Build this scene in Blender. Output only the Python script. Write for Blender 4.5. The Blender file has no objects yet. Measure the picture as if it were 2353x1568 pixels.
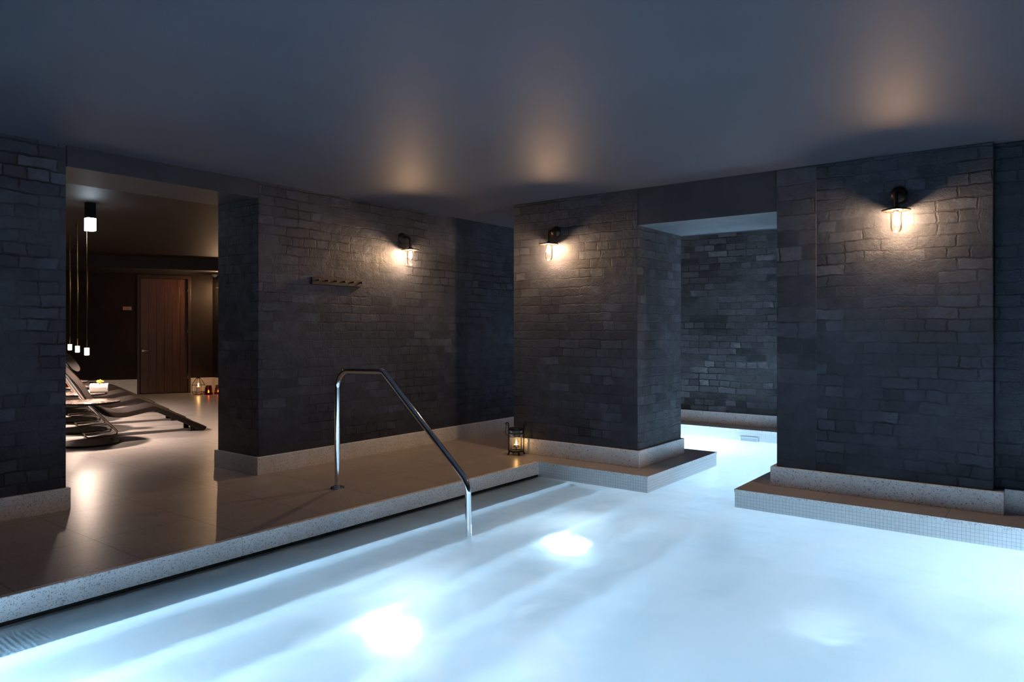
import bpy, bmesh, math, random
from mathutils import Vector, Matrix
random.seed(7)
PI = math.pi
SC = bpy.context.scene
COL = SC.collection

# ------------------------------------------------------------------ materials
class NT:
    """small helper around a node tree"""
    def __init__(s, name):
        s.m = bpy.data.materials.new(name); s.m.use_nodes = True
        s.t = s.m.node_tree; s.n = s.t.nodes; s.n.clear()
        s.out = s.n.new('ShaderNodeOutputMaterial')
    def new(s, typ, **kw):
        nd = s.n.new(typ)
        for k, v in kw.items():
            if k.startswith('_'):
                setattr(nd, k[1:], v)
            else:
                key = k.replace('__', ' ')
                sock = nd.inputs[int(key[1:])] if key[0] == 'i' and key[1:].isdigit() else nd.inputs[key]
                if isinstance(v, bpy.types.NodeSocket): s.t.links.new(v, sock)
                else: sock.default_value = v
        return nd
    def math(s, op, a, b=0.0, clamp=False):
        nd = s.new('ShaderNodeMath', _operation=op, _use_clamp=clamp, i0=a, i1=b); return nd.outputs[0]
    def mix(s, f, a, b, blend='MIX'):
        nd = s.n.new('ShaderNodeMix'); nd.data_type = 'RGBA'; nd.blend_type = blend
        for i, v in ((0, f), (6, a), (7, b)):
            if isinstance(v, bpy.types.NodeSocket): s.t.links.new(v, nd.inputs[i])
            else: nd.inputs[i].default_value = v
        return nd.outputs[2]
    def ramp(s, f, stops):
        nd = s.new('ShaderNodeValToRGB', Fac=f); e = nd.color_ramp.elements
        while len(e) < len(stops): e.new(0.5)
        for el, (p, c) in zip(e, stops):
            el.position = p; el.color = c if len(c) == 4 else (*c, 1)
        return nd.outputs[0]
    def rng(s, v, a, b, c, d):
        return s.new('ShaderNodeMapRange', i0=v, i1=a, i2=b, i3=c, i4=d).outputs[0]
    def surf(s, sock): s.t.links.new(sock, s.out.inputs['Surface']); return s.m
    def bsdf(s, **kw): return s.new('ShaderNodeBsdfPrincipled', **kw)

def rgb(r, g, b): return (r, g, b, 1.0)

def simple(name, col, rough=0.5, metal=0.0, spec=0.5, noise=0.0, nscale=20, bump=0.0):
    k = NT(name); p = k.bsdf(Roughness=rough, Metallic=metal)
    p.inputs['Specular IOR Level'].default_value = spec
    p.inputs['Base Color'].default_value = rgb(*col)
    if noise or bump:
        tc = k.new('ShaderNodeTexCoord').outputs['Object']
        n = k.new('ShaderNodeTexNoise', Vector=tc, Scale=nscale, Detail=5.0)
        if noise:
            c = k.mix(n.outputs[0], rgb(*[x*(1-noise) for x in col]), rgb(*[min(1, x*(1+noise)) for x in col]))
            k.t.links.new(c, p.inputs['Base Color'])
        if bump:
            b = k.new('ShaderNodeBump', Strength=bump, Distance=0.004, Height=n.outputs[0])
            k.t.links.new(b.outputs[0], p.inputs['Normal'])
    return k.surf(p.outputs[0])

def emit(name, col, strength, cam=None):
    k = NT(name); e = k.new('ShaderNodeEmission', Color=rgb(*col), Strength=strength)
    return k.surf(e.outputs[0])

def brick_mat(name, bw, rh, base, amount=0.5, seed=0.0, spec=0.16):
    """brickwork buried under many coats of dark paint and patches of plaster"""
    k = NT(name)
    uv = k.new('ShaderNodeUVMap').outputs[0]
    vec = k.new('ShaderNodeMapping', Vector=uv, Location=(seed*3.1, 0.0, seed)).outputs[0]
    wob = k.new('ShaderNodeTexNoise', Vector=vec, Scale=5.0, Detail=3.0)
    wv = k.new('ShaderNodeVectorMath', _operation='MULTIPLY_ADD', i0=wob.outputs[1], i1=(0.055, 0.036, 0), i2=vec).outputs[0]
    wob2 = k.new('ShaderNodeTexNoise', Vector=vec, Scale=28.0, Detail=4.0)
    wv = k.new('ShaderNodeVectorMath', _operation='MULTIPLY_ADD', i0=wob2.outputs[1], i1=(0.022, 0.018, 0), i2=wv).outputs[0]
    br = k.new('ShaderNodeTexBrick', Vector=wv, Scale=1.0)
    br.offset = 0.5; br.squash = 0.55; br.squash_frequency = 3
    br.inputs['Mortar Size'].default_value = 0.0075
    br.inputs['Mortar Smooth'].default_value = 0.55
    br.inputs['Brick Width'].default_value = bw
    br.inputs['Row Height'].default_value = rh
    br.inputs['Color1'].default_value = rgb(0, 0, 0)
    br.inputs['Color2'].default_value = rgb(1, 1, 1)
    br.inputs['Mortar'].default_value = rgb(0.3, 0.3, 0.3)
    joint = br.outputs['Fac']; tone = br.outputs['Color']
    # plaster patches fill the joints here and there
    pn = k.new('ShaderNodeTexNoise', Vector=vec, Scale=1.5, Detail=4.0, Roughness=0.6).outputs[0]
    patch = k.rng(pn, 0.40, 0.58, 1.0, 0.0)
    joint = k.math('MULTIPLY', joint, patch)
    grain = k.new('ShaderNodeTexNoise', Vector=vec, Scale=60.0, Detail=6.0, Roughness=0.7).outputs[0]
    lump = k.new('ShaderNodeTexNoise', Vector=vec, Scale=9.0, Detail=7.0, Roughness=0.68).outputs[0]
    big = k.new('ShaderNodeTexNoise', Vector=vec, Scale=2.6, Detail=2.0).outputs[0]
    t = k.new('ShaderNodeSeparateColor', Color=tone).outputs[0]
    h = k.math('MULTIPLY', joint, -0.55)
    h = k.math('ADD', h, k.math('MULTIPLY', lump, 2.4))
    h = k.math('ADD', h, k.math('MULTIPLY', grain, 0.5))
    h = k.math('ADD', h, k.math('MULTIPLY', t, k.math('MULTIPLY', patch, 0.45)))
    bp = k.new('ShaderNodeBump', Strength=0.9, Distance=0.006, Height=h)
    show = k.rng(big, 0.38, 0.62, 0.25, 1.0)              # bricks read clearly in some places only
    tt = k.math('MULTIPLY', k.math('SUBTRACT', t, 0.45), show)
    v = k.math('ADD', 1.0, k.math('MULTIPLY', tt, amount*1.3))
    v = k.math('MULTIPLY', v, k.math('SUBTRACT', 1.0, k.math('MULTIPLY', joint, k.math('MULTIPLY', show, 0.68))))
    v = k.math('MULTIPLY', v, k.rng(lump, 0.30, 0.70, 0.78, 1.18))
    v = k.math('MULTIPLY', v, k.rng(pn, 0.30, 0.70, 0.85, 1.12))
    rub = k.math('MULTIPLY', k.rng(t, 0.80, 0.95, 0.0, 1.0), k.rng(big, 0.48, 0.66, 0.0, 1.0))
    rub = k.math('MULTIPLY', rub, k.rng(lump, 0.38, 0.56, 0.2, 1.0))
    v = k.math('ADD', v, k.math('MULTIPLY', rub, 0.9*amount))
    c = k.new('ShaderNodeVectorMath', _operation='SCALE', i0=base).outputs[0]
    c.node.inputs['Scale'].default_value = 1.0; k.t.links.new(v, c.node.inputs['Scale'])
    p = k.bsdf(Roughness=0.5, Normal=bp.outputs[0]); p.inputs['Specular IOR Level'].default_value = spec
    k.t.links.new(c, p.inputs['Base Color'])
    k.t.links.new(k.rng(lump, 0.3, 0.7, 0.62, 0.42), p.inputs['Roughness'])
    return k.surf(p.outputs[0])

def plaster(name, base, rough, spec=0.5, bump=0.25, scale=3.0, var=0.2):
    k = NT(name); pos = k.new('ShaderNodeNewGeometry').outputs['Position']
    n = k.new('ShaderNodeTexNoise', Vector=pos, Scale=scale, Detail=7.0, Roughness=0.6).outputs[0]
    f = k.new('ShaderNodeTexNoise', Vector=pos, Scale=scale*18, Detail=4.0).outputs[0]
    c = k.mix(k.rng(n, 0.3, 0.7, 0, 1), rgb(*[x*(1-var) for x in base]), rgb(*[x*(1+var) for x in base]))
    b = k.new('ShaderNodeBump', Strength=bump, Distance=0.003, Height=k.math('ADD', n, k.math('MULTIPLY', f, 0.3)))
    p = k.bsdf(Roughness=rough, Normal=b.outputs[0]); p.inputs['Specular IOR Level'].default_value = spec
    k.t.links.new(c, p.inputs['Base Color'])
    return k.surf(p.outputs[0])

def terrazzo(name, base, chip_dark, rough, joints=False, spec=0.5, density=1.0):
    k = NT(name); pos = k.new('ShaderNodeNewGeometry').outputs['Position']
    wob = k.new('ShaderNodeTexNoise', Vector=pos, Scale=70.0, Detail=2.0).outputs[1]
    wp = k.new('ShaderNodeVectorMath', _operation='MULTIPLY_ADD', i0=wob, i1=(0.012, 0.012, 0.012), i2=pos).outputs[0]
    col = rgb(*base)
    cl = k.new('ShaderNodeTexNoise', Vector=pos, Scale=4.0, Detail=6.0, Roughness=0.65).outputs[0]
    col = k.mix(k.rng(cl, 0.3, 0.7, 0, 1), rgb(*[x*0.88 for x in base]), rgb(*[min(1, x*1.1) for x in base]))
    for sc, thr, lim in ((46.0, 0.27, 0.72), (88.0, 0.32, 0.60), (170.0, 0.40, 0.55)):
        v = k.new('ShaderNodeTexVoronoi', Vector=wp, Scale=sc, Randomness=1.0)
        r = k.new('ShaderNodeSeparateColor', Color=v.outputs['Color'])
        inside = k.rng(v.outputs['Distance'], thr-0.03, thr, 1.0, 0.0)
        pick = k.math('GREATER_THAN', r.outputs[0], 1.0-(1.0-lim)*density)
        tone = k.mix(k.math('POWER', r.outputs[1], 0.5), rgb(*chip_dark), rgb(*[x*0.66 for x in base]))
        col = k.mix(k.math('MULTIPLY', k.math('MULTIPLY', inside, pick), 0.85), col, tone)
    p = k.bsdf(Roughness=rough); p.inputs['Specular IOR Level'].default_value = spec
    if joints:
        mp = k.new('ShaderNodeMapping', Vector=pos, Location=(-1.176, -4.21+0.73*40, 0.0)).outputs[0]
        br = k.new('ShaderNodeTexBrick', Vector=mp, Scale=1.0); br.offset = 0.0; br.squash = 1.0
        br.inputs['Mortar Size'].default_value = 0.0022; br.inputs['Mortar Smooth'].default_value = 0.1
        br.inputs['Brick Width'].default_value = 0.556; br.inputs['Row Height'].default_value = 0.73
        col = k.mix(k.math('MULTIPLY', br.outputs['Fac'], 0.8), col, rgb(0.05, 0.04, 0.035))
        st = k.new('ShaderNodeMapping', Vector=pos, Scale=(3.0, 4.0, 1.0)).outputs[0]
        rn = k.new('ShaderNodeTexNoise', Vector=st, Scale=1.6, Detail=4.0).outputs[0]
        h = k.math('MULTIPLY', br.outputs['Fac'], -1.0)
        bp = k.new('ShaderNodeBump', Strength=0.25, Distance=0.002, Height=h)
        k.t.links.new(bp.outputs[0], p.inputs['Normal'])
    k.t.links.new(col, p.inputs['Base Color'])
    return k.surf(p.outputs[0])

def mosaic(name, base, size=0.0225):
    k = NT(name); uv = k.new('ShaderNodeUVMap').outputs[0]
    mp = k.new('ShaderNodeMapping', Vector=uv, Location=(0.0, 0.020, 0.0)).outputs[0]
    br = k.new('ShaderNodeTexBrick', Vector=mp, Scale=1.0); br.offset = 0.0; br.squash = 1.0
    br.inputs['Mortar Size'].default_value = 0.0009; br.inputs['Mortar Smooth'].default_value = 0.2
    br.inputs['Brick Width'].default_value = size; br.inputs['Row Height'].default_value = size
    br.inputs['Color1'].default_value = rgb(*[x*0.95 for x in base]); br.inputs['Color2'].default_value = rgb(*base)
    br.inputs['Mortar'].default_value = rgb(*[x*0.55 for x in base])
    bp = k.new('ShaderNodeBump', Strength=0.5, Distance=0.002, Height=k.math('MULTIPLY', br.outputs['Fac'], -1.0))
    p = k.bsdf(Roughness=0.22, Normal=bp.outputs[0])
    k.t.links.new(br.outputs['Color'], p.inputs['Base Color'])
    return k.surf(p.outputs[0])

def ribbed(name, base):
    k = NT(name); pos = k.new('ShaderNodeNewGeometry').outputs['Position']
    w = k.new('ShaderNodeTexWave', Vector=pos, Scale=14.0); w.bands_direction = 'X'
    c = k.mix(w.outputs[1], rgb(*[x*0.8 for x in base]), rgb(*[x*1.15 for x in base]))
    b = k.new('ShaderNodeBump', Strength=0.6, Distance=0.003, Height=w.outputs[1])
    p = k.bsdf(Roughness=0.5, Normal=b.outputs[0]); k.t.links.new(c, p.inputs['Base Color'])
    return k.surf(p.outputs[0])

def thin_glass(name, tint, rough=0.02):
    """clear blown glass wall: lets light through, mirrors at grazing angles"""
    k = NT(name)
    tr = k.new('ShaderNodeBsdfTransparent', Color=rgb(*tint))
    gl = k.new('ShaderNodeBsdfGlossy', Color=rgb(1, 1, 1), Roughness=rough)
    f = k.new('ShaderNodeFresnel', IOR=1.45).outputs[0]
    mx = k.new('ShaderNodeMixShader', i0=k.math('MULTIPLY', f, 0.8), i1=tr.outputs[0], i2=gl.outputs[0])
    return k.surf(mx.outputs[0])

def water_mat():
    k = NT('pool_water'); pos = k.new('ShaderNodeNewGeometry').outputs['Position']
    n1 = k.new('ShaderNodeTexNoise', Vector=pos, Scale=1.3, Detail=3.0).outputs[0]
    n2 = k.new('ShaderNodeTexNoise', Vector=pos, Scale=7.0, Detail=2.0).outputs[0]
    h = k.math('ADD', n1, k.math('MULTIPLY', n2, 0.12))
    b = k.new('ShaderNodeBump', Strength=0.5, Distance=0.12, Height=h)
    gl = k.new('ShaderNodeBsdfGlass', Color=rgb(0.88, 0.965, 1.0), Roughness=0.30, IOR=1.33, Normal=b.outputs[0])
    tl = k.new('ShaderNodeBsdfTranslucent', Color=rgb(0.95, 0.98, 1.0))                 # milky with air bubbles
    df = k.new('ShaderNodeBsdfDiffuse', Color=rgb(0.92, 0.97, 1.0))
    ml = k.new('ShaderNodeMixShader', i0=0.42, i1=tl.outputs[0], i2=df.outputs[0])
    sy = k.new('ShaderNodeSeparateXYZ', Vector=pos)                                     # the shallower, the clearer
    shal = k.math('MULTIPLY', k.rng(sy.outputs[1], 2.6, 3.45, 0.0, 1.0), k.rng(sy.outputs[0], 5.0, 5.2, 1.0, 0.0))
    cv = k.new('ShaderNodeMapping', Vector=pos, Rotation=(0, 0, 0.5), Scale=(1.0, 1.7, 1.0)).outputs[0]
    cn = k.new('ShaderNodeTexNoise', Vector=cv, Scale=1.5, Detail=4.0, Roughness=0.5, Distortion=0.6).outputs[0]
    hz = k.math('MULTIPLY', k.rng(shal, 0.0, 1.0, 0.52, 0.10), k.rng(cn, 0.32, 0.68, 0.45, 1.4))   # drifting clouds of bubbles
    mx = k.new('ShaderNodeMixShader', i0=hz, i1=gl.outputs[0], i2=ml.outputs[0])
    return k.surf(mx.outputs[0])

def wood(name, base, rough=0.35):
    k = NT(name); tc = k.new('ShaderNodeTexCoord').outputs['Object']
    mp = k.new('ShaderNodeMapping', Vector=tc, Scale=(14.0, 14.0, 0.9)).outputs[0]
    n = k.new('ShaderNodeTexNoise', Vector=mp, Scale=2.0, Detail=6.0, Roughness=0.6).outputs[0]
    c = k.mix(k.rng(n, 0.3, 0.7, 0, 1), rgb(*[x*0.6 for x in base]), rgb(*[x*1.3 for x in base]))
    b = k.new('ShaderNodeBump', Strength=0.15, Distance=0.002, Height=n)
    p = k.bsdf(Roughness=rough, Normal=b.outputs[0]); k.t.links.new(c, p.inputs['Base Color'])
    return k.surf(p.outputs[0])

def marble(name):
    k = NT(name); tc = k.new('ShaderNodeTexCoord').outputs['Object']
    n = k.new('ShaderNodeTexNoise', Vector=tc, Scale=9.0, Detail=7.0, Distortion=1.2).outputs[0]
    c = k.ramp(n, [(0.0, (0.05, 0.04, 0.04)), (0.49, (0.07, 0.055, 0.05)), (0.53, (0.35, 0.28, 0.25)), (0.57, (0.06, 0.05, 0.045)), (1.0, (0.10, 0.08, 0.07))])
    p = k.bsdf(Roughness=0.14); k.t.links.new(c, p.inputs['Base Color'])
    return k.surf(p.outputs[0])

M = dict(
    brick=brick_mat('painted_brick', 0.225, 0.078, (0.040, 0.044, 0.057), 0.5),
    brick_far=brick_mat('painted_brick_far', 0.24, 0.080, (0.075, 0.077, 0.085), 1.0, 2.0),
    brick_side_lit=brick_mat('painted_brick_side_lit', 0.215, 0.078, (0.050, 0.054, 0.066), 1.0, 5.0, 0.4),  # same paint as the pier front, channel light lightened into the colour
    brick_pier=brick_mat('painted_brick_pier', 0.215, 0.078, (0.043, 0.046, 0.058), 0.5, 5.0),
    quoin=brick_mat('painted_quoin', 0.30, 0.112, (0.042, 0.045, 0.058), 0.7, 1.0),
    beam=plaster('painted_beam', (0.034, 0.035, 0.044), 0.55, spec=0.2, bump=0.35, scale=4.0),
    soffit=plaster('soffit_water_lit', (0.17, 0.178, 0.195), 0.5, bump=0.35, scale=5.0),  # paler than the beam front: glow from the water put into the colour
    ceil=plaster('satin_ceiling_paint', (0.072, 0.074, 0.092), 0.6, spec=0.16, bump=0.06, scale=1.2, var=0.06),
    lounge=plaster('lounge_plaster', (0.022, 0.016, 0.013), 0.5, spec=0.15, bump=0.3, scale=2.5, var=0.3),
    lceil=plaster('lounge_ceiling_paint', (0.022, 0.018, 0.017), 0.6, spec=0.1, bump=0.06, scale=1.2, var=0.06),
    dark=plaster('dark_plaster', (0.015, 0.014, 0.014), 0.6, bump=0.2),
    terr=terrazzo('terrazzo', (0.86, 0.85, 0.845), (0.16, 0.16, 0.185), 0.35),
    floor=terrazzo('terrazzo_floor', (0.41, 0.375, 0.36), (0.20, 0.17, 0.155), 0.33, joints=True, spec=0.26, density=0.6),
    mosaic=mosaic('white_mosaic', (0.86, 0.88, 0.89)),
    basin=simple('basin_plaster', (0.86, 0.89, 0.91), 0.5),
    rib=ribbed('ribbed_step_tile', (0.55, 0.66, 0.74)),
    water=water_mat(),
    chrome=simple('polished_steel', (0.80, 0.81, 0.83), 0.10, 1.0),
    steel=simple('warm_steel', (0.72, 0.66, 0.60), 0.2, 1.0),
    bmetal=simple('dark_bronze', (0.055, 0.045, 0.038), 0.38, 0.9, noise=0.2, nscale=60),
    iron=simple('black_iron', (0.02, 0.019, 0.019), 0.42, 0.6),
    black=simple('black_enamel', (0.012, 0.012, 0.014), 0.45),
    coping_shade=simple('coping_shade_black', (0.008, 0.008, 0.008), 0.9),
    brass=simple('brass', (0.78, 0.52, 0.22), 0.22, 1.0),
    plate=simple('copper_plate', (0.55, 0.27, 0.14), 0.35, 0.6),
    door=wood('dark_stained_oak', (0.085, 0.036, 0.021), 0.3),
    frame=wood('door_frame_oak', (0.04, 0.02, 0.013), 0.4),
    rack=simple('brown_lacquer', (0.03, 0.022, 0.019), 0.5, spec=0.25, noise=0.15),
    leather=simple('dark_brown_leather', (0.013, 0.009, 0.0075), 0.5, spec=0.2, noise=0.15, nscale=50, bump=0.15),
    glass=thin_glass('clear_glass', (0.97, 0.97, 0.96)),
    amber=thin_glass('amber_glass', (0.55, 0.22, 0.07), 0.08),
    wax=simple('white_wax', (0.85, 0.80, 0.70), 0.5),
    tin=simple('tealight_tin', (0.75, 0.74, 0.72), 0.3, 0.9),
    towel=simple('white_towel', (0.72, 0.68, 0.63), 0.95, noise=0.1, nscale=120, bump=0.6),
    petal=simple('yellow_petal', (0.65, 0.48, 0.06), 0.6),
    cream=simple('cream_plastic', (0.6, 0.58, 0.54), 0.4),
    white=simple('white_plastic', (0.75, 0.78, 0.80), 0.3),
    slot=simple('grey_slot', (0.48, 0.52, 0.55), 0.5),
    marble=marble('brown_marble'),
    bulb=emit('glowing_bulb', (1.0, 0.62, 0.34), 1150.0),
    pend=emit('glowing_pendant', (1.0, 0.72, 0.54), 12.0),
    diff=emit('cool_diffuser', (0.72, 0.88, 1.0), 28.0),
    lens=emit('pool_lens', (0.58, 0.82, 1.0), 36.0),
    deep=emit('pool_floor_lens', (0.58, 0.82, 1.0), 1.3),
    flame=emit('candle_flame', (1.0, 0.55, 0.18), 90.0),
)

# ------------------------------------------------------------------ mesh building
class MB:
    def __init__(s): s.v = []; s.f = []; s.sm = []; s.mi = []; s.cur = 0
    def add(s, vs, fs, smooth=False):
        o = len(s.v); s.v += [tuple(v) for v in vs]
        for f in fs: s.f.append([i+o for i in f]); s.sm.append(smooth); s.mi.append(s.cur)
        return s
    def box(s, x0, x1, y0, y1, z0, z1):
        vs = [(x, y, z) for z in (z0, z1) for y in (y0, y1) for x in (x0, x1)]
        return s.add(vs, [(0, 2, 3, 1), (4, 5, 7, 6), (0, 1, 5, 4), (2, 6, 7, 3), (0, 4, 6, 2), (1, 3, 7, 5)])
    def quad(s, a, b, c, d): return s.add([a, b, c, d], [(0, 1, 2, 3)])
    def tube(s, pts, r, n=14, closed=False, caps=True, rz=None):
        P = [Vector(p) for p in pts]; m = len(P); rings = []
        up = None
        for i in range(m):
            if closed: t = P[(i+1) % m]-P[i-1]
            else: t = P[min(i+1, m-1)]-P[max(i-1, 0)]
            t.normalize()
            if up is None:
                up = Vector((0, 0, 1)) if abs(t.z) < 0.9 else Vector((1, 0, 0))
            a = (up-t*up.dot(t)).normalized(); b = t.cross(a); up = a
            rr = r[i] if isinstance(r, (list, tuple)) else r
            rings.append([P[i]+a*math.cos(2*PI*k/n)*rr+b*math.sin(2*PI*k/n)*rr for k in range(n)])
        vs = [v for q in rings for v in q]; fs = []
        for i in range(m if closed else m-1):
            j = (i+1) % m
            for k in range(n):
                fs.append((i*n+k, i*n+(k+1) % n, j*n+(k+1) % n, j*n+k))
        s.add(vs, fs, True)
        if caps and not closed:
            s.add(rings[0], [tuple(range(n))[::-1]]); s.add(rings[-1], [tuple(range(n))])
        return s
    def lathe(s, prof, c=(0, 0, 0), n=32, axis='z', smooth=True, split=30):
        """prof: list of (r, h) from bottom to top"""
        cx, cy, cz = c
        def pt(r, h, a):
            x, y = r*math.cos(a), r*math.sin(a)
            if axis == 'z': return (cx+x, cy+y, cz+h)
            if axis == 'x': return (cx+h, cy+x, cz+y)
            return (cx+y, cy+h, cz+x)
        vs = []; fs = []
        for i in range(len(prof)-1):
            o = len(vs)
            (r0, h0), (r1, h1) = prof[i], prof[i+1]
            for k in range(n):
                vs.append(pt(r0, h0, 2*PI*k/n)); vs.append(pt(r1, h1, 2*PI*k/n))
            for k in range(n):
                k2 = (k+1) % n
                fs.append((o+2*k, o+2*k2, o+2*k2+1, o+2*k+1))
        # weld shared rings
        return s.add(vs, fs, smooth)
    def prism(s, prof, d0, d1, fn, smooth=False):
        """closed 2-D outline swept between d0 and d1; fn maps (u, w, d) to a point"""
        n = len(prof)
        vs = [fn(u, w, d0) for u, w in prof]+[fn(u, w, d1) for u, w in prof]
        s.add(vs, [(i, (i+1) % n, n+(i+1) % n, n+i) for i in range(n)], smooth)
        s.add(vs, [tuple(range(n))[::-1], tuple(range(n, 2*n))])
        return s
    def ball(s, c, rx, ry=None, rz=None, n=16, m=10):
        ry = ry or rx; rz = rz or rx; vs = []; fs = []
        for j in range(m+1):
            t = PI*j/m
            for k in range(n):
                a = 2*PI*k/n
                vs.append((c[0]+rx*math.sin(t)*math.cos(a), c[1]+ry*math.sin(t)*math.sin(a), c[2]+rz*math.cos(t)))
        for j in range(m):
            for k in range(n):
                fs.append((j*n+k, (j+1)*n+k, (j+1)*n+(k+1) % n, j*n+(k+1) % n))
        return s.add(vs, fs, True)
    def build(s, name, mats, parent=None, bevel=0.0, loc=None, weld=True, sharp=35):
        me = bpy.data.meshes.new(name); me.from_pydata(s.v, [], s.f)
        mats = mats if isinstance(mats, (list, tuple)) else [mats]
        for m in mats: me.materials.append(M[m])
        me.polygons.foreach_set('use_smooth', s.sm); me.polygons.foreach_set('material_index', s.mi)
        bm = bmesh.new(); bm.from_mesh(me)
        if weld: bmesh.ops.remove_doubles(bm, verts=bm.verts, dist=1e-5)
        bmesh.ops.dissolve_degenerate(bm, dist=1e-6, edges=bm.edges)
        bmesh.ops.recalc_face_normals(bm, faces=bm.faces)
        uv = bm.loops.layers.uv.new('UVMap')
        for f in bm.faces:
            nx, ny, nz = (abs(c) for c in f.normal)
            for l in f.loops:
                x, y, z = l.vert.co
                if nz > nx and nz > ny: l[uv].uv = (x, y)
                elif nx > ny: l[uv].uv = (y, z)
                else: l[uv].uv = (x, z)
        for e in bm.edges:
            if len(e.link_faces) == 2 and e.calc_face_angle(0) > math.radians(sharp): e.smooth = False
        bm.to_mesh(me); bm.free()
        o = bpy.data.objects.new(name, me); COL.objects.link(o)
        if loc: o.location = loc
        if parent: o.parent = parent
        if bevel:
            b = o.modifiers.new('bevel', 'BEVEL'); b.width = bevel; b.segments = 2; b.limit_method = 'ANGLE'
        return o

def tag(o, label=None, cat=None, group=None, kind=None):
    if label: o['label'] = label
    if cat: o['category'] = cat
    if group: o['group'] = group
    if kind: o['kind'] = kind
    return o
def empty(name, loc, label, cat, rz=0.0, group=None):
    o = bpy.data.objects.new(name, None); COL.objects.link(o)
    o.location = loc; o.rotation_euler = (0, 0, rz); o.empty_display_size = 0.1
    return tag(o, label, cat, group)
def struct(o): o['kind'] = 'structure'; return o
def copy_tree(o, parent=None):
    c = o.copy(); COL.objects.link(c)
    if parent: c.parent = parent
    for ch in list(o.children): copy_tree(ch, c)
    return c
def fillet(pts, rad, n=8):
    P = [Vector(p) for p in pts]; out = [P[0]]
    for i in range(1, len(P)-1):
        a = (P[i-1]-P[i]).normalized(); b = (P[i+1]-P[i]).normalized()
        r = rad[i-1] if isinstance(rad, (list, tuple)) else rad
        ang = a.angle(b); d = r/math.tan(ang/2)
        c = P[i]+(a+b).normalized()*(r/math.sin(ang/2))
        s0 = P[i]+a*d-c; s1 = P[i]+b*d-c; tot = s0.angle(s1); ax = s0.cross(s1).normalized()
        for k in range(n+1):
            out.append(c+Matrix.Rotation(tot*k/n, 3, ax) @ s0)
    out.append(P[-1]); return out
def smooth_line(pts, n=6):
    """Catmull-Rom through 2-D points"""
    out = []; P = [pts[0]]+list(pts)+[pts[-1]]
    for i in range(1, len(P)-2):
        for k in range(n):
            t = k/n; p0, p1, p2, p3 = P[i-1], P[i], P[i+1], P[i+2]
            out.append(tuple(0.5*(2*p1[j]+(p2[j]-p0[j])*t+(2*p0[j]-5*p1[j]+4*p2[j]-p3[j])*t*t+(3*p1[j]-p0[j]-3*p2[j]+p3[j])*t**3) for j in (0, 1)))
    out.append(tuple(pts[-1])); return out

# ------------------------------------------------------------------ the setting
CZ = 2.335          # pool hall ceiling
LZ = 2.36           # lounge ceiling
WY = 5.058          # brick wall beside the deck
PXF = 5.406         # front of the two piers
WAT = -0.13         # water level
XP, YP = 0.3, -0.6  # near corner of the pool, out of frame
XB, YB = -2.2, -2.6 # back of the hall, behind the camera

# floor: deck, peninsula round the pier, ledges, lounge
f = MB()
f.box(XB, 5.116, 3.645, WY+0.01, -0.02, 0)
f.box(XB, XP, YB, 3.645, -0.02, 0)
f.box(XP, 5.094, YB, YP, -0.02, 0)
f.box(5.116, 6.551, 2.57, WY+0.01, -0.02, 0)
f.box(6.551, 8.9, 3.9, WY+0.01, -0.02, 0)
f.box(5.094, 6.551, YB, 1.872, -0.02, 0)
f.box(8.22, 8.9, YB, 3.9, -0.02, 0)
f.box(XB, 9.5, WY+0.01, 15.5, -0.02, 0)
fo = struct(f.build('floor', ['floor', 'terr'], weld=False))
for p in fo.data.polygons:
    if abs(p.normal.z) < 0.5: p.material_index = 1
f = MB(); xs = [XP, 1.11, 2.26, 3.95, 5.116]
for a, b in zip(xs, xs[1:]):
    f.box(a+0.0012, b-0.0012, 3.612, 3.645, -0.108, 0)
struct(f.build('trim_1', 'terr', bevel=0.003))

# ceilings
struct(MB().box(XB, 9.5, YB, WY+0.58, CZ, CZ+0.2).build('ceiling', 'ceil'))
struct(MB().box(XB, 9.5, WY+0.58, 15.5, LZ, LZ+0.2).build('ceiling_lounge', 'lceil'))

# brick wall beside the deck, with the opening to the lounge
w = MB()
w.box(XB, 1.917, WY, WY+0.585, -0.02, LZ)
w.box(3.30, 8.9, WY, WY+0.585, -0.02, LZ)
struct(w.build('wall_left', 'brick', bevel=0.006))
struct(MB().box(1.917, 3.30, WY-0.002, WY+0.585, 2.2, LZ).build('trim_2', 'beam', bevel=0.004))

# piers and the beam between them
po = struct(MB().box(PXF, 6.273, 2.808, 4.112, -0.02, CZ).build('wall_pier', ['brick_pier', 'brick_side_lit'], bevel=0.006))
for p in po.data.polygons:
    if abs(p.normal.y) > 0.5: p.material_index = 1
w = MB()
w.box(PXF+0.001, 6.273, 0.331, 1.39, -0.02, CZ); w.cur = 1
w.box(PXF-0.002, 6.273, 1.385, 1.665, -0.02, CZ)
struct(w.build('wall_right', ['brick', 'quoin'], bevel=0.005, weld=False))
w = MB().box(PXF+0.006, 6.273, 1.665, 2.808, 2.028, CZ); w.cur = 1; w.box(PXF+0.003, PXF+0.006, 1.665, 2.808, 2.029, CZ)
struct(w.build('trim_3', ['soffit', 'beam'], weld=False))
struct(MB().box(PXF+0.085, 6.273, YB, 0.331, -0.02, CZ).build('wall_return', 'brick', bevel=0.005))
# the walls at the back of the second pool and the passage
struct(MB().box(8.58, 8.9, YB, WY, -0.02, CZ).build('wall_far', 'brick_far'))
# behind the camera
struct(MB().box(XB-0.2, XB, YB-0.2, WY+0.58, -1.3, CZ).build('wall_back', 'brick'))
struct(MB().box(XB-0.2, 8.9, YB-0.2, YB, -1.3, CZ).build('wall_near', 'brick'))

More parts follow.
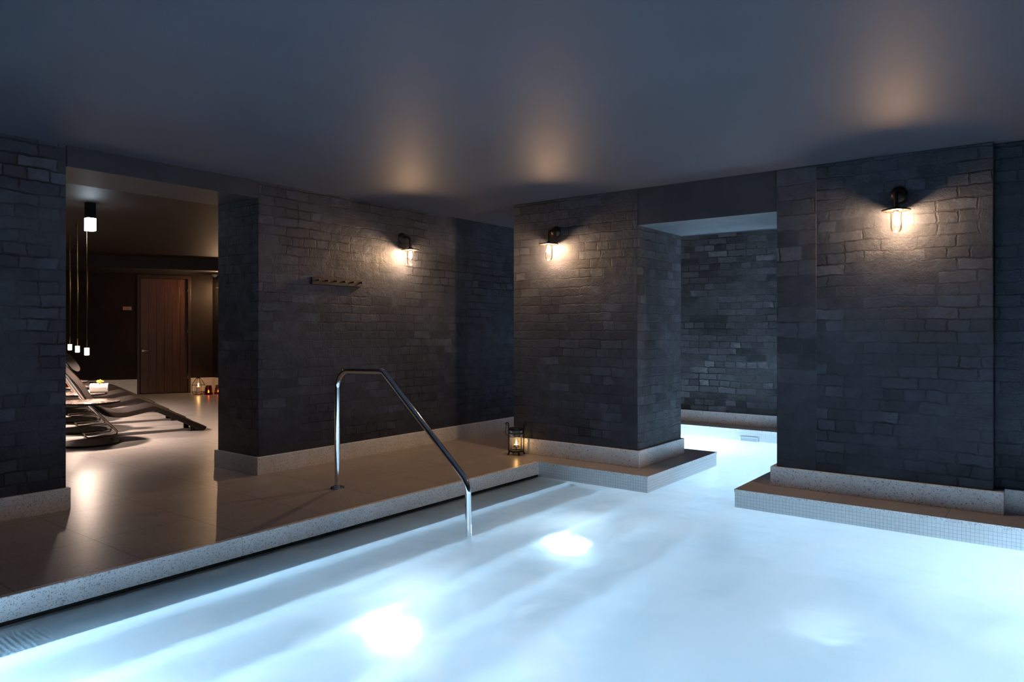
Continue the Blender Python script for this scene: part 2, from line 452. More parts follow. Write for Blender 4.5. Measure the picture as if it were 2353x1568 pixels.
# terrazzo skirting
def skirt(name, boxes, h=0.142):
    m = MB()
    for x0, x1, y0, y1 in boxes: m.box(x0, x1, y0, y1, 0, h)
    return struct(m.build(name, 'terr', bevel=0.003, weld=False))
skirt('baseboard_left', [(XB, 1.935, WY-0.024, WY), (3.279, 8.58, WY-0.024, WY), (3.279, 3.30, WY, WY+0.606), (1.917, 1.935, WY, WY+0.606)])
skirt('baseboard_pier', [(PXF-0.022, PXF, 2.785, 4.134), (PXF, 6.296, 2.785, 2.808), (PXF, 6.296, 4.112, 4.134), (6.273, 6.296, 2.808, 4.112)])
skirt('baseboard_right', [(PXF-0.024, PXF, 0.276, 1.705), (PXF, PXF+0.085, 0.276, 0.331), (PXF, 6.296, 1.665, 1.705)])
skirt('baseboard_return', [(PXF+0.058, PXF+0.085, YB, 0.276)], 0.15)
skirt('baseboard_far', [(8.556, 8.58, YB, WY-0.024)])

# the pool: tiled walls, steps, basin
b = MB()
b.box(5.119, 6.547, 2.574, 4.3, -1.3, -0.02)
b.box(5.097, 6.547, YB, 1.868, -1.3, -0.02)
b.box(8.224, 8.9, YB, 4.3, -1.3, -0.02)
b.box(6.547, 8.224, 3.904, 4.3, -1.3, -0.02)
struct(b.build('wall_pool', 'mosaic', weld=False))
b = MB()
b.box(XB, 5.119, 3.66, 3.9, -1.3, -0.02)
b.box(XB-0.1, 8.3, YB-0.1, 4.0, -1.4, -1.2)
b.box(XB, 5.094, YB, YP, -1.25, -0.02)
b.box(XB, XP, YP, 3.66, -1.25, -0.02)
struct(b.build('floor_pool', 'basin', weld=False))
struct(MB().box(XP, 5.117, 3.626, 3.66, -0.163, -0.09).build('trim_7', 'coping_shade'))  # black strip stands in for the shade in the recess under the coping
st = MB()
for y, z in ((3.32, -0.165), (3.02, -0.315), (2.72, -0.47), (2.42, -0.63), (2.12, -0.82)):
    st.box(XP-0.1, 5.119, y, 3.66, -1.2, z)
struct(st.build('trim_4', 'basin', weld=False))
struct(MB().box(XP, 5.1, 3.318, 3.53, -0.168, -0.160).build('trim_5', 'rib'))
# water: one sheet over both pools
NX, NY = 120, 90
wv = MB()
for (x0, x1, y0, y1) in ((XP, 5.119, YP, 3.626), (5.119, 6.547, 1.868, 2.574), (6.547, 8.224, YB, 3.904)):
    wv.quad((x0, y0, WAT), (x1, y0, WAT), (x1, y1, WAT), (x0, y1, WAT))
wo = wv.build('pool_water', 'water', weld=False)
for p in wo.data.polygons:
    if p.normal.z < 0: p.flip()
tag(wo, 'still milky blue water filling the lit pool', 'water', kind='stuff')

# ------------------------------------------------------------------ lounge beyond the opening
WD = Vector((math.cos(math.radians(-27)), math.sin(math.radians(-27)), 0))      # along the skew end wall
WN = Vector((-WD.y, WD.x, 0))                                                    # away from us
W0 = Vector((6.111, 13.093, 0))
def onw(s, d, z): return W0+WD*s+WN*d+Vector((0, 0, z))
def wbox(m, s0, s1, d0, d1, z0, z1):
    vs = [onw(s, d, z) for z in (z0, z1) for d in (d0, d1) for s in (s0, s1)]
    return m.add(vs, [(0, 2, 3, 1), (4, 5, 7, 6), (0, 1, 5, 4), (2, 6, 7, 3), (0, 4, 6, 2), (1, 3, 7, 5)])
S_END = 1.245
m = MB()
wbox(m, -7.5, 0.0, 0, 0.2, 0, LZ); wbox(m, 0.875, S_END+0.3, 0, 0.2, 0, LZ); wbox(m, 0.0, 0.875, 0, 0.2, 2.14, LZ); wbox(m, 0, 0.875, 0.13, 0.2, 0, 2.14)
struct(m.build('wall_lounge', 'lounge', weld=False))
m = MB()
wbox(m, -7.5, 0.0, -0.02, 0, 0, 0.272); wbox(m, 0.875, S_END, -0.02, 0, 0, 0.272)
struct(m.build('baseboard_lounge', 'terr', weld=False, bevel=0.002))
cor = onw(S_END, 0, 0)
struct(MB().box(cor.x, cor.x+0.2, 5.64, cor.y+0.2, 0, LZ).build('wall_lounge_right', 'lounge'))
struct(MB().box(cor.x-0.02, cor.x, 9.0, cor.y-0.02, 0, 0.272).build('baseboard_lounge_right', 'terr'))
struct(MB().box(-0.6, -0.4, 5.64, 15.5, 0, LZ).build('wall_lounge_left', 'lounge'))
m = MB(); wbox(m, -7.5, S_END+0.3, -1.19, 0.1, 2.165, LZ+0.02)
struct(m.build('trim_6', 'dark'))
# door in the end wall
dr = bpy.data.objects.new('door_1', None); COL.objects.link(dr); struct(dr); dr.location = onw(0.44, 0, 0); dr.rotation_euler = (0, 0, math.radians(-27))
def dbox(x0, x1, y0, y1, z0, z1): return MB().box(x0, x1, y0, y1, z0, z1)
fr = MB(); fr.box(-0.44, -0.395, -0.015, 0.12, 0, 2.14); fr.box(0.39, 0.435, -0.015, 0.12, 0, 2.14); fr.box(-0.395, 0.39, -0.015, 0.12, 2.085, 2.14)
fr.build('door_frame', 'frame', dr, bevel=0.003)
lf = MB(); n = 6; x0, x1 = -0.39, 0.385
for i in range(n):
    a = x0+(x1-x0)*i/n; c = x0+(x1-x0)*(i+1)/n
    lf.box(a+0.003, c-0.003, 0.03, 0.07, 0.012, 2.08)
lf.box(x0, x1, 0.042, 0.075, 0.012, 2.08)
leaf = lf.build('door_leaf', 'door', dr, bevel=0.002, weld=False)
hd = MB(); hd.lathe([(0, 0), (0.022, 0), (0.022, 0.008), (0, 0.008)], (-0.345, 0.022, 0.78), 20, 'y'); hd.tube([(-0.345, 0.028, 0.78), (-0.345, -0.015, 0.78), (-0.25, -0.015, 0.78)], 0.008, 10)
hd.build('door_handle', 'steel', leaf)
hg = MB()
for z in (0.3, 1.15, 1.9): hg.tube([(0.388, 0.024, z-0.05), (0.388, 0.024, z+0.05)], 0.008, 10)
hg.build('hinge', 'steel', leaf)
# accessible toilet sign
sg = empty('sign_plate', onw(-0.155, -0.0, 1.537), 'small copper sign with wheelchair symbol on wall left of the door', 'sign', math.radians(-27))
MB().box(-0.068, 0.068, -0.006, 0, -0.031, 0.031).build('plate', 'plate', sg, bevel=0.001)
ws = MB(); yq = -0.0072
ws.lathe([(0, -0.0005), (0.0045, -0.0005), (0.0045, 0.0012), (0, 0.0012)], (-0.004, yq, 0.021), 14, 'y')
ws.tube([(-0.004, yq, 0.015), (-0.003, yq, 0.0), (0.007, yq, 0.0), (0.012, yq, -0.013), (0.016, yq, -0.012)], 0.0018, 8)
ws.tube([(-0.004, yq, 0.008), (0.005, yq, 0.008)], 0.0015, 8)
ws.tube([(-0.003+0.012*math.cos(t), yq, -0.010+0.012*math.sin(t)) for t in [math.radians(120+i*15) for i in range(16)]], 0.0016, 8)
ws.build('wheelchair_symbol', 'black', sg)
# dome detector under the dropped ceiling of the door recess
dm = empty('dome_detector', (7.115, 12.27, 2.165), 'small cream dome fixed under the dark bulkhead right of the door', 'detector')
MB().lathe([(0.0, -0.012), (0.055, -0.012), (0.055, 0.0), (0.0, 0.0)]).build('base', 'cream', dm)
MB().lathe([(0.0, -0.048), (0.018, -0.045), (0.034, -0.034), (0.042, -0.012), (0.0, -0.012)]).build('dome', 'cream', dm)

# ------------------------------------------------------------------ wall lamps
def make_sconce(label):
    """origin on the wall, +x out of the wall"""
    r = empty('wall_lamp', (0, 0, 0), label, 'lamp', 0, 'wall lamps with glass jars')
    d = 0.115
    MB().lathe([(0, 0), (0.052, 0), (0.052, 0.008), (0.046, 0.016), (0.036, 0.026), (0.02, 0.032), (0, 0.032)], (0, 0, 0), 32, 'x').build('wall_mount', 'bmetal', r)
    path = fillet([(0.028, 0, 0.0), (d, 0, 0.006), (d, 0, -0.105)], [0.045], 10)
    MB().tube(path, 0.0125, 14).build('arm', 'bmetal', r)
    sh = MB().lathe([(0.018, -0.122), (0.084, -0.126), (0.087, -0.123), (0.085, -0.118), (0.030, -0.112), (0.018, -0.100), (0.0125, -0.098)], (d, 0, 0), 40)
    sh.lathe([(0.0, -0.120), (0.018, -0.122)], (d, 0, 0), 40)
    so = sh.build('shade', 'bmetal', r)
    for a in (0.9, 2.6, 4.4): MB().ball((d+0.058*math.cos(a), 0.058*math.sin(a), -0.1255), 0.004, n=8, m=6).build('screw', 'bmetal', so)
    MB().lathe([(0.0, -0.272), (0.012, -0.2705), (0.024, -0.264), (0.032, -0.252), (0.0355, -0.236), (0.0355, -0.126)], (d, 0, 0), 32).build('glass_jar', 'glass', r)
    bh = MB().lathe([(0.0, -0.134), (0.014, -0.134), (0.016, -0.122), (0.0, -0.122)], (d, 0, 0), 20).build('bulb_holder', 'bmetal', r)
    MB().lathe([(0.0, -0.200), (0.008, -0.197), (0.0145, -0.187), (0.0165, -0.172), (0.013, -0.152), (0.010, -0.134), (0.0, -0.134)], (d, 0, 0), 20).build('bulb', 'bulb', bh)
    return r
s1 = make_sconce('wall lamp on the brick wall beside the coat rack')
s2 = copy_tree(s1); s2['label'] = 'wall lamp on the brick pier above the lantern'
s3 = copy_tree(s1); s3['label'] = 'wall lamp on the right brick wall, nearest and largest'
s4 = copy_tree(s1); s4['label'] = 'wall lamp mostly hidden behind the jamb near the lounge door'
s1.location = (4.868, WY, 2.040); s1.rotation_euler = (0, 0, -PI/2)
s2.location = (PXF, 3.63, 2.040); s2.rotation_euler = (0, 0, PI)
s3.location = (PXF, 0.858, 2.062); s3.rotation_euler = (0, 0, PI)
s4.location = (cor.x, 12.06, 2.040); s4.rotation_euler = (0, 0, PI)

# ------------------------------------------------------------------ coat rack
rk = empty('coat_rack', (4.075, WY, 1.573), 'brown wall rack with six pegs on the brick wall', 'coat rack')
MB().box(-0.272, 0.272, -0.022, 0, -0.032, 0.032).build('board', 'rack', rk, bevel=0.002)
for i in range(6):
    x = -0.225+0.094*i
    MB().lathe([(0, -0.062), (0.008, -0.062), (0.0095, -0.058), (0.0075, -0.045), (0.0065, -0.022), (0, -0.022)], (x, 0, 0.004), 14, 'y').build('peg', 'bmetal', rk)

# ------------------------------------------------------------------ pool handrail
hr = empty('handrail', (3.376, 4.18, 0), 'polished steel pool handrail rising from the deck into the water', 'handrail')
pth = fillet([(0, 0, 0), (0, 0, 0.858), (0, -0.485, 0.868), (0, -1.255, 0.205), (0, -1.272, -0.462)], [0.13, 0.075, 0.16], 12)
MB().tube(pth, 0.0195, 20).build('rail', 'chrome', hr)
MB().lathe([(0.0, 0.0), (0.052, 0.0), (0.054, 0.004), (0.050, 0.012), (0.024, 0.018), (0.0195, 0.024)], (0, 0, 0), 32).build('base_flange', 'chrome', hr)

# ------------------------------------------------------------------ candle lantern on the deck
def tealight(loc, label, group=None, scale=1.0, flame=True):
    t = empty('tealight', loc, label, 'candle', 0, group); t.scale = (scale,)*3
    MB().lathe([(0.0, 0.0), (0.019, 0.0), (0.0195, 0.016), (0.018, 0.016), (0.0175, 0.012), (0, 0.012)], (0, 0, 0), 20).build('cup', 'tin', t)
    MB().lathe([(0.0, 0.004), (0.0172, 0.004), (0.0172, 0.0125), (0.0, 0.0135)], (0, 0, 0), 20).build('wax', 'wax', t)
    MB().lathe([(0.0, 0.016), (0.0035, 0.019), (0.005, 0.025), (0.0035, 0.034), (0.0, 0.046)], (0, 0, 0), 12).build('flame', 'flame', t)
    return t
LL = (5.295, 3.996, 0)
ln = empty('candle_lantern', LL, 'black iron lantern with clear glass standing on the deck by the pier', 'lantern', math.radians(12))
bs = MB()
bs.tube([(0.068*math.cos(a), 0.068*math.sin(a), 0.034) for a in [2*PI*i/32 for i in range(32)]], 0.007, 10, closed=True)
bs.lathe([(0.0, 0.030), (0.066, 0.030), (0.066, 0.035), (0, 0.035)], (0, 0, 0), 32)
br_ = bs.build('base_ring', 'iron', ln)
for k in range(4):
    a = PI/4+k*PI/2; ca, sa = math.cos(a), math.sin(a)
    MB().tube([(0.066*ca, 0.066*sa, 0.034), (0.074*ca, 0.074*sa, 0.014), (0.080*ca, 0.080*sa, 0.0)], [0.008, 0.007, 0.009], 10).build('foot', 'iron', br_)
for sgn in (-1, 1):
    a = math.radians(-52.6); ca, sa = math.cos(a)*sgn, math.sin(a)*sgn
    pl = [(0.071*ca, 0.071*sa, 0.03), (0.071*ca, 0.071*sa, 0.245), (0.073*ca, 0.073*sa, 0.276)]
    pl += [((0.085+0.012*math.cos(t))*ca, (0.085+0.012*math.cos(t))*sa, 0.284+0.013*math.sin(t)) for t in [PI-i*PI/6 for i in range(0, 8)]]
    MB().tube(pl, 0.0055, 8).build('post', 'iron', ln)
tp = MB().lathe([(0.062, 0.225), (0.069, 0.225), (0.069, 0.245), (0.062, 0.245), (0.062, 0.225)], (0, 0, 0), 32)
tp.lathe([(0.062, 0.194), (0.069, 0.194), (0.069, 0.203), (0.062, 0.203), (0.062, 0.194)], (0, 0, 0), 32)
tp.build('top_ring', 'iron', ln)
MB().lathe([(0.058, 0.036), (0.058, 0.232)], (0, 0, 0), 32).build('glass_cylinder', 'glass', ln)
a = math.radians(-52.6)
arc = []
for i in range(25):
    t = PI*i/24; q = 0.083*math.cos(t); drop = math.sin(t)
    lf_ = 0.075*drop*(1-math.cos(t))/2; fw = 0.05*drop
    arc.append((q*math.cos(a)-0.607*lf_-0.795*fw, q*math.sin(a)+0.795*lf_-0.607*fw, 0.282-0.115*drop))
MB().tube(arc, 0.0026, 8).build('handle', 'iron', ln)
cd = MB().lathe([(0.0, 0.066), (0.034, 0.069), (0.035, 0.072), (0.0, 0.071)], (0, 0, 0), 24); cd.tube([(0, 0, 0.034), (0, 0, 0.068)], 0.004, 8); cd.build('candle_plate', 'iron', ln)
tealight((LL[0], LL[1], 0.0722), 'lit tealight inside the glass lantern on the pool deck', 'lit tealights', 1.25)

# ------------------------------------------------------------------ pool fittings
def pool_light(loc, rz, label, mat='lens', r=0.085, up=False):
    p = empty('pool_light', loc, label, 'pool light', rz, 'underwater pool lights')
    ax = 'z' if up else 'x'
    MB().lathe([(0.0, 0.0), (r*1.22, 0.0), (r*1.22, 0.006), (r*1.02, 0.010), (r*1.02, 0.004), (0, 0.004)], (0, 0, 0), 32, ax).build('rim', 'chrome', p)
    MB().lathe([(0.0, 0.009), (r*0.6, 0.008), (r, 0.005)], (0, 0, 0), 32, ax).build('lens', mat, p)
    return p
pool_light((2.45, 2.60, -0.629), 0, 'glowing light under the water on the steps, nearest the camera', 'lens', 0.10, True)
pool_light((4.06, 2.60, -0.629), 0, 'glowing light under the water on the steps, beyond the handrail', 'lens', 0.10, True)
pool_light((4.32, 1.07, -1.199), 0, 'dim glow of a light on the pool floor below right wall', 'deep', 0.20, True)
nz = MB().lathe([(0.0, 0.0), (0.028, 0.0), (0.028, 0.006), (0.018, 0.010), (0.0, 0.004)], (0, 0, 0), 24, 'x').build('jet_inlet', 'iron', None, loc=(5.119, 3.27, -0.24)); nz.rotation_euler = (0, 0, PI)
tag(nz, 'small dark jet inlet under water on the pool wall beside the steps', 'pool inlet')
sk = empty('skimmer', (8.224, 2.845, -0.12), 'white skimmer mouth at the waterline of far pool wall', 'skimmer')
fm = MB(); fm.box(-0.012, 0, -0.105, 0.105, 0.030, 0.042); fm.box(-0.012, 0, -0.105, 0.105, -0.06, -0.048); fm.box(-0.012, 0, -0.105, -0.093, -0.048, 0.030); fm.box(-0.012, 0, 0.093, 0.105, -0.048, 0.030)
fm.build('frame', 'white', sk, bevel=0.002)
MB().box(-0.004, 0, -0.093, 0.093, -0.048, 0.030).build('flap', 'slot', sk)

# ------------------------------------------------------------------ lounge furniture
LA = math.radians(-16.3)
LX = Vector((math.cos(LA), math.sin(LA), 0)); LY = Vector((-LX.y, LX.x, 0))
ROW = Vector((0.34, 1.09, 0))
def make_lounger(label):
    r = empty('lounger', (0, 0, 0), label, 'lounger', LA, 'loungers in a row')
    top = smooth_line([(-0.34, 1.00), (-0.194, 0.80), (-0.04, 0.60), (0.046, 0.45), (0.111, 0.365), (0.176, 0.305), (0.23, 0.282), (0.344, 0.270), (0.46, 0.289), (0.60, 0.316), (0.655, 0.312), (0.73, 0.280), (0.91, 0.188), (1.10, 0.085), (1.185, 0.045)], 4)
    bot = []
    for i, (x, z) in enumerate(top):
        x2, z2 = top[min(i+1, len(top)-1)]; x1, z1 = top[max(i-1, 0)]
        l = math.hypot(x2-x1, z2-z1); bot.append((x+(z2-z1)/l*0.062, z-(x2-x1)/l*0.062))
    n = len(top); pd = MB(); ws = (-0.015, 0.005, 0.445, 0.465)
    def ring(x, z, bx, bz):
        mx, mz = (x+bx)/2, (z+bz)/2
        return [(mx+(x-mx)*0.7, ws[0], mz+(z-mz)*0.7), (x, ws[1], z), (x, ws[2], z), (mx+(x-mx)*0.7, ws[3], mz+(z-mz)*0.7),
                (mx+(bx-mx)*0.7, ws[3], mz+(bz-mz)*0.7), (bx, ws[2], bz), (bx, ws[1], bz), (mx+(bx-mx)*0.7, ws[0], mz+(bz-mz)*0.7)]
    vs = []
    for (x, z), (bx, bz) in zip(top, bot): vs += ring(x, z, bx, max(bz, 0.008))
    fs = [(i*8+k, i*8+(k+1) % 8, (i+1)*8+(k+1) % 8, (i+1)*8+k) for i in range(n-1) for k in range(8)]
    fs += [tuple(range(8))[::-1], tuple(range((n-1)*8, n*8))]
    pd.add(vs, fs, True); pd.build('pad', 'leather', r, sharp=50)
    # head roll lying on the top of the backrest
    dx, dz = -0.52, 0.74; L = math.hypot(dx, dz); ux, uz = dx/L, dz/L; nx, nz_ = uz, -ux
    hp = MB(); prof = []
    for i in range(20):
        a = 2*PI*i/20; p, q = 0.115*math.cos(a), 0.036*math.sin(a)
        p = math.copysign(abs(math.cos(a))**0.6, math.cos(a))*0.115
        cx, cz = -0.135, 0.815
        prof.append((cx+ux*p+nx*q, cz+uz*p+nz_*q))
    hp.prism(prof, 0.03, 0.42, lambda u, w_, d: (u, d, w_), True); hp.build('head_pillow', 'leather', r, sharp=50)
    # one bent tube: back, leg, floor loop and back up on the far side
    y0, y1 = 0.02, 0.43
    side = [(-0.33, 0.93), (0.0, 0.385), (0.325, 0.014), (0.0, 0.014)]
    pts = [(x, y0, z) for x, z in side]+[(x, y1, z) for x, z in side[::-1]]
    fp = fillet(pts, [0.5, 0.035, 0.02, 0.02, 0.035, 0.5], 6)
    MB().tube(fp, 0.0105, 10).build('frame', 'steel', r)
    MB().tube([(0.15, y0, 0.215), (0.15, y1, 0.215)], 0.009, 8).build('cross_bar', 'steel', r)
    for y in (0.06, 0.39): MB().box(1.02, 1.075, y-0.015, y+0.015, 0.0, 0.07).build('foot', 'iron', r)
    return r
lab = ['dark wave lounger nearest the pool hall opening', 'dark wave lounger second from the pool hall opening', 'dark wave lounger third from the pool hall opening', 'dark wave lounger at the far end of the row']
base = Vector((3.271, 8.107, 0))
L0 = make_lounger(lab[0])
for i in range(4):
    o = L0 if i == 0 else copy_tree(L0)
    o['label'] = lab[i]; o.location = base+ROW*i
def make_table(label):
    r = empty('side_table', (0, 0, 0), label, 'table', LA, 'round side tables between loungers')
    MB().lathe([(0.0, 0.408), (0.27, 0.408), (0.28, 0.414), (0.28, 0.422), (0.0, 0.422)], (0, 0, 0), 56).build('rim_plate', 'black', r)
    MB().lathe([(0.0, 0.422), (0.277, 0.422), (0.277, 0.430), (0.274, 0.432), (0.0, 0.432)], (0, 0, 0), 56).build('marble_top', 'marble', r)
    MB().lathe([(0.0, 0.0), (0.28, 0.0), (0.28, 0.014), (0.276, 0.018), (0.0, 0.018)], (0, 0, 0), 56).build('base', 'black', r)
    MB().tube([(-0.24, 0.0, 0.016), (-0.24, 0.0, 0.41)], 0.016, 14).build('stem', 'black', r)
    return r
T0p = Vector((3.165, 7.80, 0))
tl = ['empty marble-topped round side table before the nearest lounger', 'round side table holding the rolled towel with yellow flower', 'round side table behind the towel table holding an amber glass', 'round side table at the far end of the lounger row']
T0 = make_table(tl[0]); tabs = []
for i in range(4):
    o = T0 if i == 0 else copy_tree(T0)
    o['label'] = tl[i]; o.location = T0p+ROW*i; tabs.append(o.location.copy())
def make_pendant(label):
    r = empty('pendant_lamp', (0, 0, 0), label, 'lamp', 0, 'brass rod pendants')
    MB().lathe([(0.0, -0.05), (0.015, -0.05), (0.015, 0.0), (0.0, 0.0)], (0, 0, 0), 24).build('ceiling_cup', 'brass', r)
    zb = 1.055-LZ
    MB().tube([(0, 0, zb), (0, 0, -0.05)], 0.0065, 12).build('rod', 'brass', r)
    MB().lathe([(0.0, zb-0.085), (0.020, zb-0.085), (0.020, zb), (0.0, zb)], (0, 0, 0), 24).build('socket', 'brass', r)
    MB().lathe([(0.0, zb-0.158), (0.018, zb-0.158), (0.0215, zb-0.154), (0.0215, zb-0.085), (0.0, zb-0.085)], (0, 0, 0), 24).build('glass_tube', 'pend', r)
    return r
pl = ['brass rod pendant over the nearest side table', 'brass rod pendant over the table with the towel', 'brass rod pendant over the third side table', 'brass rod pendant farthest away, half hidden by left brick wall']
P0 = make_pendant(pl[0])
for i in range(4):
    o = P0 if i == 0 else copy_tree(P0)
    o['label'] = pl[i]; o.location = (tabs[i].x-0.02, tabs[i].y, LZ)
    sl = bpy.data.lights.new('lamp', 'SPOT'); sl.energy = 115.0; sl.color = (1.0, 0.76, 0.62); sl.spot_size = math.radians(165); sl.spot_blend = 0.6; sl.shadow_soft_size = 0.035
    so = bpy.data.objects.new('lamp', sl); COL.objects.link(so); so.location = (tabs[i].x-0.02, tabs[i].y, 0.892)
# things on the second and third tables
def table_pt(i, dx, dy): return (tabs[i].x+dx, tabs[i].y+dy, 0.4322)
def amber_glass(loc, label, r=0.045, h=0.115, group='amber glass candle holders', name='amber_tumbler', taper=1.0):
    o = MB().lathe([(0.0, 0.0), (r*taper, 0.0), (r*taper, 0.008), (r, h), (r-0.003, h), (r*taper-0.004, 0.010), (0, 0.010)], (0, 0, 0), 28).build(name, 'amber', None, loc=loc)
    return tag(o, label, 'candle holder', group)
amber_glass(table_pt(1, 0.16, 0.02), 'amber glass tumbler beside the rolled towel on the table')
tealight((tabs[1].x+0.16, tabs[1].y+0.02, 0.4425), 'tealight inside the amber tumbler on the towel table', 'lit tealights')
amber_glass(table_pt(2, -0.05, -0.05), 'amber glass tumbler on the third side table', 0.05, 0.12)
tealight((tabs[2].x-0.05, tabs[2].y-0.05, 0.4425), 'tealight inside the amber tumbler on the third table', 'lit tealights')
tw = empty('rolled_towel', table_pt(1, 0.175, -0.115), 'white rolled towel lying on the second side table', 'towel', LA-0.25)
t = MB(); sp = []
for i in range(70):
    a = i*0.32; rr = 0.012+0.0405*i/69; sp.append((rr*math.cos(a), 0.053+rr*math.sin(a)))
t.prism([(0.052*math.cos(2*PI*i/32), 0.0525+0.0525*math.sin(2*PI*i/32)) for i in range(32)], -0.10, 0.08, lambda u, w_, d: (d, u, w_), True)
t.build('roll', 'towel', tw, sharp=50)
t = MB(); t.tube([(0.081, x, z) for x, z in sp], 0.0032, 6); t.build('spiral_edge', 'towel', tw)
t = MB(); t.prism([(-0.055, 0.0), (0.055, 0.0), (0.05, 0.022), (0.0, 0.03), (-0.05, 0.022)], -0.20, -0.095, lambda u, w_, d: (d, u, w_), True); t.build('loose_end', 'towel', tw)
fl = empty('flower', (tw.location.x+0.0, tw.location.y, 0.4322+0.105), 'yellow flower lying on the white rolled towel', 'flower')
ft = MB()
for i in range(16):
    a = i*2.399; el = 0.35+0.8*(i % 4)/3; c0 = Vector((math.cos(a)*math.cos(el), math.sin(a)*math.cos(el), math.sin(el)))
    ft.tube([Vector((0, 0, 0.004)), c0*0.025+Vector((0, 0, 0.004)), c0*0.048+Vector((0, 0, 0.002))], [0.0025, 0.006, 0.0012], 6)
ft.build('petal', 'petal', fl)['kind'] = 'stuff'
MB().ball((0, 0, 0.006), 0.010, n=12, m=8).build('flower_head', 'petal', fl)
bw = MB().lathe([(0.0, 0.0), (0.03, 0.0), (0.055, 0.02), (0.068, 0.05), (0.064, 0.05), (0.05, 0.022), (0.0, 0.006)], (0, 0, 0), 28).build('small_bowl', 'tin', None, loc=table_pt(2, -0.19, 0.02))
tag(bw, 'small shiny metal bowl at left edge of third side table', 'bowl')
# cool ceiling light
cl = empty('ceiling_light', (2.985, 7.33, LZ), 'square black ceiling light with glowing white glass in the lounge', 'lamp')
MB().box(-0.037, 0.037, -0.037, 0.037, -0.145, 0).build('housing', 'black', cl, bevel=0.003)
MB().box(-0.038, 0.038, -0.038, 0.038, -0.265, -0.145).build('glass_diffuser', 'diff', cl, bevel=0.003)
# wire lantern and amber holders by the end wall
wl = empty('wire_lantern', (6.80, 12.27, 0), 'black geometric wire lantern on the floor right of the door', 'lantern')
wm = MB(); N = 8
def pt(i, r, z): return (r*math.cos(2*PI*i/N), r*math.sin(2*PI*i/N), z)
for i in range(N):
    for (r0, z0, r1, z1) in ((0.075, 0.0035, 0.115, 0.045), (0.115, 0.045, 0.115, 0.165), (0.115, 0.165, 0.035, 0.29)):
        wm.tube([pt(i, r0, z0), pt(i, r1, z1)], 0.0032, 6)
for r, z in ((0.075, 0.0035), (0.115, 0.045), (0.115, 0.165), (0.035, 0.29)):
    for i in range(N): wm.tube([pt(i, r, z), pt(i+1, r, z)], 0.0035, 6)
wm.lathe([(0.0, 0.001), (0.075, 0.001), (0.075, 0.004), (0, 0.004)], (0, 0, 0), 8)
wm.build('wire_cage', 'iron', wl)
MB().lathe([(0.0, 0.335), (0.010, 0.33), (0.022, 0.31), (0.036, 0.29), (0.0, 0.29)], (0, 0, 0), 8).build('cap', 'iron', wl)
pc = empty('pillar_candle', (6.80, 12.27, 0.0042), 'cream pillar candle burning inside the wire lantern', 'candle')
MB().lathe([(0.0, 0.0), (0.035, 0.0), (0.035, 0.125), (0.03, 0.13), (0.0, 0.127)], (0, 0, 0), 24).build('wax', 'wax', pc)
MB().lathe([(0.0, 0.132), (0.006, 0.14), (0.009, 0.155), (0.006, 0.175), (0.0, 0.195)], (0, 0, 0), 12).build('flame', 'flame', pc)
for loc, lb, lt in (((6.87, 12.05, 0), 'tapered amber glass holder in front of the wire lantern', 'tealight in the amber holder in front of wire lantern'),
                    ((7.045, 12.03, 0), 'tapered amber glass holder at right, beside the brick jamb', 'tealight in the amber holder beside the brick jamb')):
    amber_glass(loc, lb, 0.05, 0.165, 'amber floor candle holders', 'candle_holder', 1.45)
    tealight((loc[0], loc[1], 0.0102), lt, 'lit tealights', 1.6)

# ------------------------------------------------------------------ lights hidden from view
def area(loc, rot, sx, sy, power, col):
    l = bpy.data.lights.new('lamp', 'AREA'); l.shape = 'RECTANGLE'; l.size = sx; l.size_y = sy; l.energy = power; l.color = col
    o = bpy.data.objects.new('lamp', l); COL.objects.link(o); o.location = loc; o.rotation_euler = rot; return o
def point(loc, power, col, r=0.02):
    l = bpy.data.lights.new('lamp', 'POINT'); l.energy = power; l.color = col; l.shadow_soft_size = r
    o = bpy.data.objects.new('lamp', l); COL.objects.link(o); o.location = loc; return o
COOL = (0.55, 0.78, 1.0)
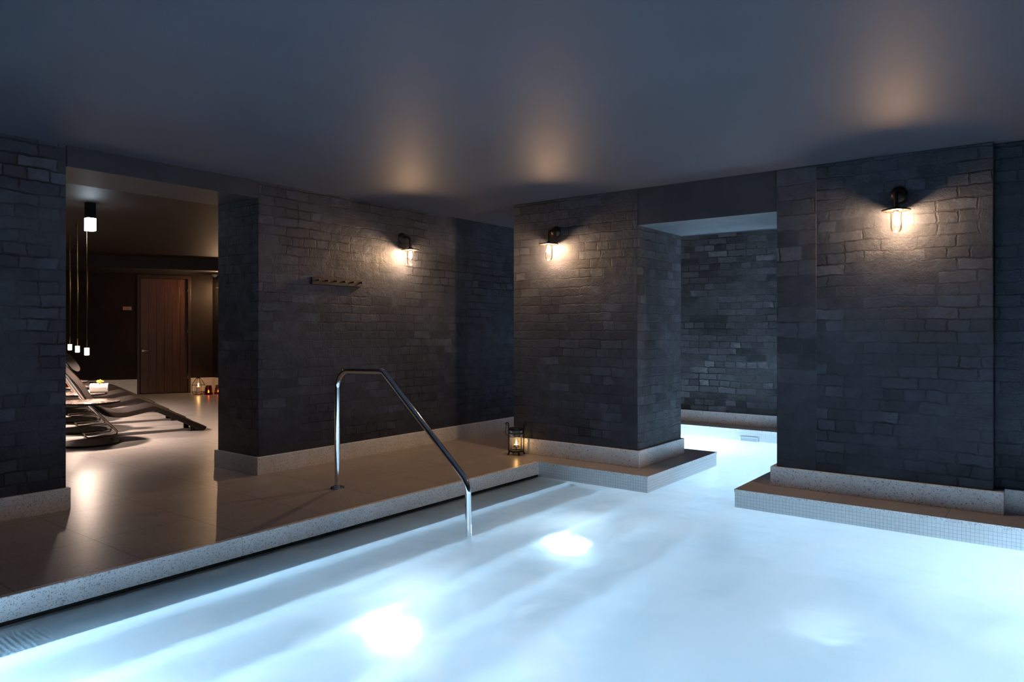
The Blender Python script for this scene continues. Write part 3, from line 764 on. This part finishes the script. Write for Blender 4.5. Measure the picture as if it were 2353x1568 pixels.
# lamps added in the unseen near pool walls to brighten the steps; pool lights behind the right wall
for x, e in ((0.9, 15), (2.3, 11), (3.7, 3.5)):
    area((x, YP+0.02, -0.5), (PI/2, 0, 0), 0.6, 0.5, e, COOL)          # facing +Y
area((0.84, 2.6, -0.62), (PI, 0, 0), 0.18, 0.18, 6, COOL)           # added unseen uplight past the frame, brightens the treads
area((4.3, -0.3, -1.19), (PI, 0, 0), 0.3, 0.3, 16, COOL)  # added unseen floor lamp, brightens the mosaic of the right ledge
for y, z, h_, e in ((3.46, -0.148, 0.02, 11), (3.17, -0.235, 0.10, 7), (2.87, -0.38, 0.12, 6)):
    area((XP+0.02, y, z), (PI/2, 0, -PI/2), 0.2, h_, e, COOL)      # bare lamps added in the unseen end wall to rake the treads
area((6.0, 1.89, -0.55), (PI/2, 0, 0), 0.5, 0.5, 4, COOL)
area((7.5, 3.6, -1.15), (PI, 0, 0), 0.3, 0.3, 25, COOL)
area((7.4, -1.5, -0.55), (PI/2, 0, 0), 0.6, 0.6, 120, COOL)
area((XP+0.02, 1.4, -0.55), (PI/2, 0, -PI/2), 0.6, 0.5, 16, COOL)  # added unseen lamp in the end wall, brightens the pool
WARM = (1.0, 0.62, 0.34)
point((7.1, 10.7, 1.86), 5.0, WARM)          # the next wall lamp along, behind the jamb
point((7.9, 0.6, 1.86), 14.0, WARM)           # wall lamp behind the right wall

wd = bpy.data.worlds.new('World'); SC.world = wd; wd.use_nodes = True
wd.node_tree.nodes['Background'].inputs[0].default_value = (0, 0, 0, 1)

# ------------------------------------------------------------------ camera
cd = bpy.data.cameras.new('camera'); cam = bpy.data.objects.new('camera', cd); COL.objects.link(cam)
cd.sensor_fit = 'HORIZONTAL'; cd.sensor_width = 36.0; cd.lens = 1648.0/2353.0*36.0
cd.shift_y = -25.0/2353.0; cd.clip_start = 0.02; cd.clip_end = 60
cam.location = (0, 0, 1.15); cam.rotation_euler = (PI/2, 0, math.radians(37.38-90))
SC.camera = cam
vs = SC.view_settings
vs.view_transform = 'Standard'; vs.look = 'None'; vs.exposure = 0.4; vs.gamma = 1.0; vs.use_curve_mapping = False
cy = SC.cycles
cy.use_denoising = True; cy.max_bounces = 10; cy.diffuse_bounces = 6; cy.glossy_bounces = 5; cy.transmission_bounces = 8; cy.transparent_max_bounces = 12
cy.sample_clamp_indirect = 20.0; cy.caustics_refractive = True; cy.caustics_reflective = True; cy.blur_glossy = 0.3
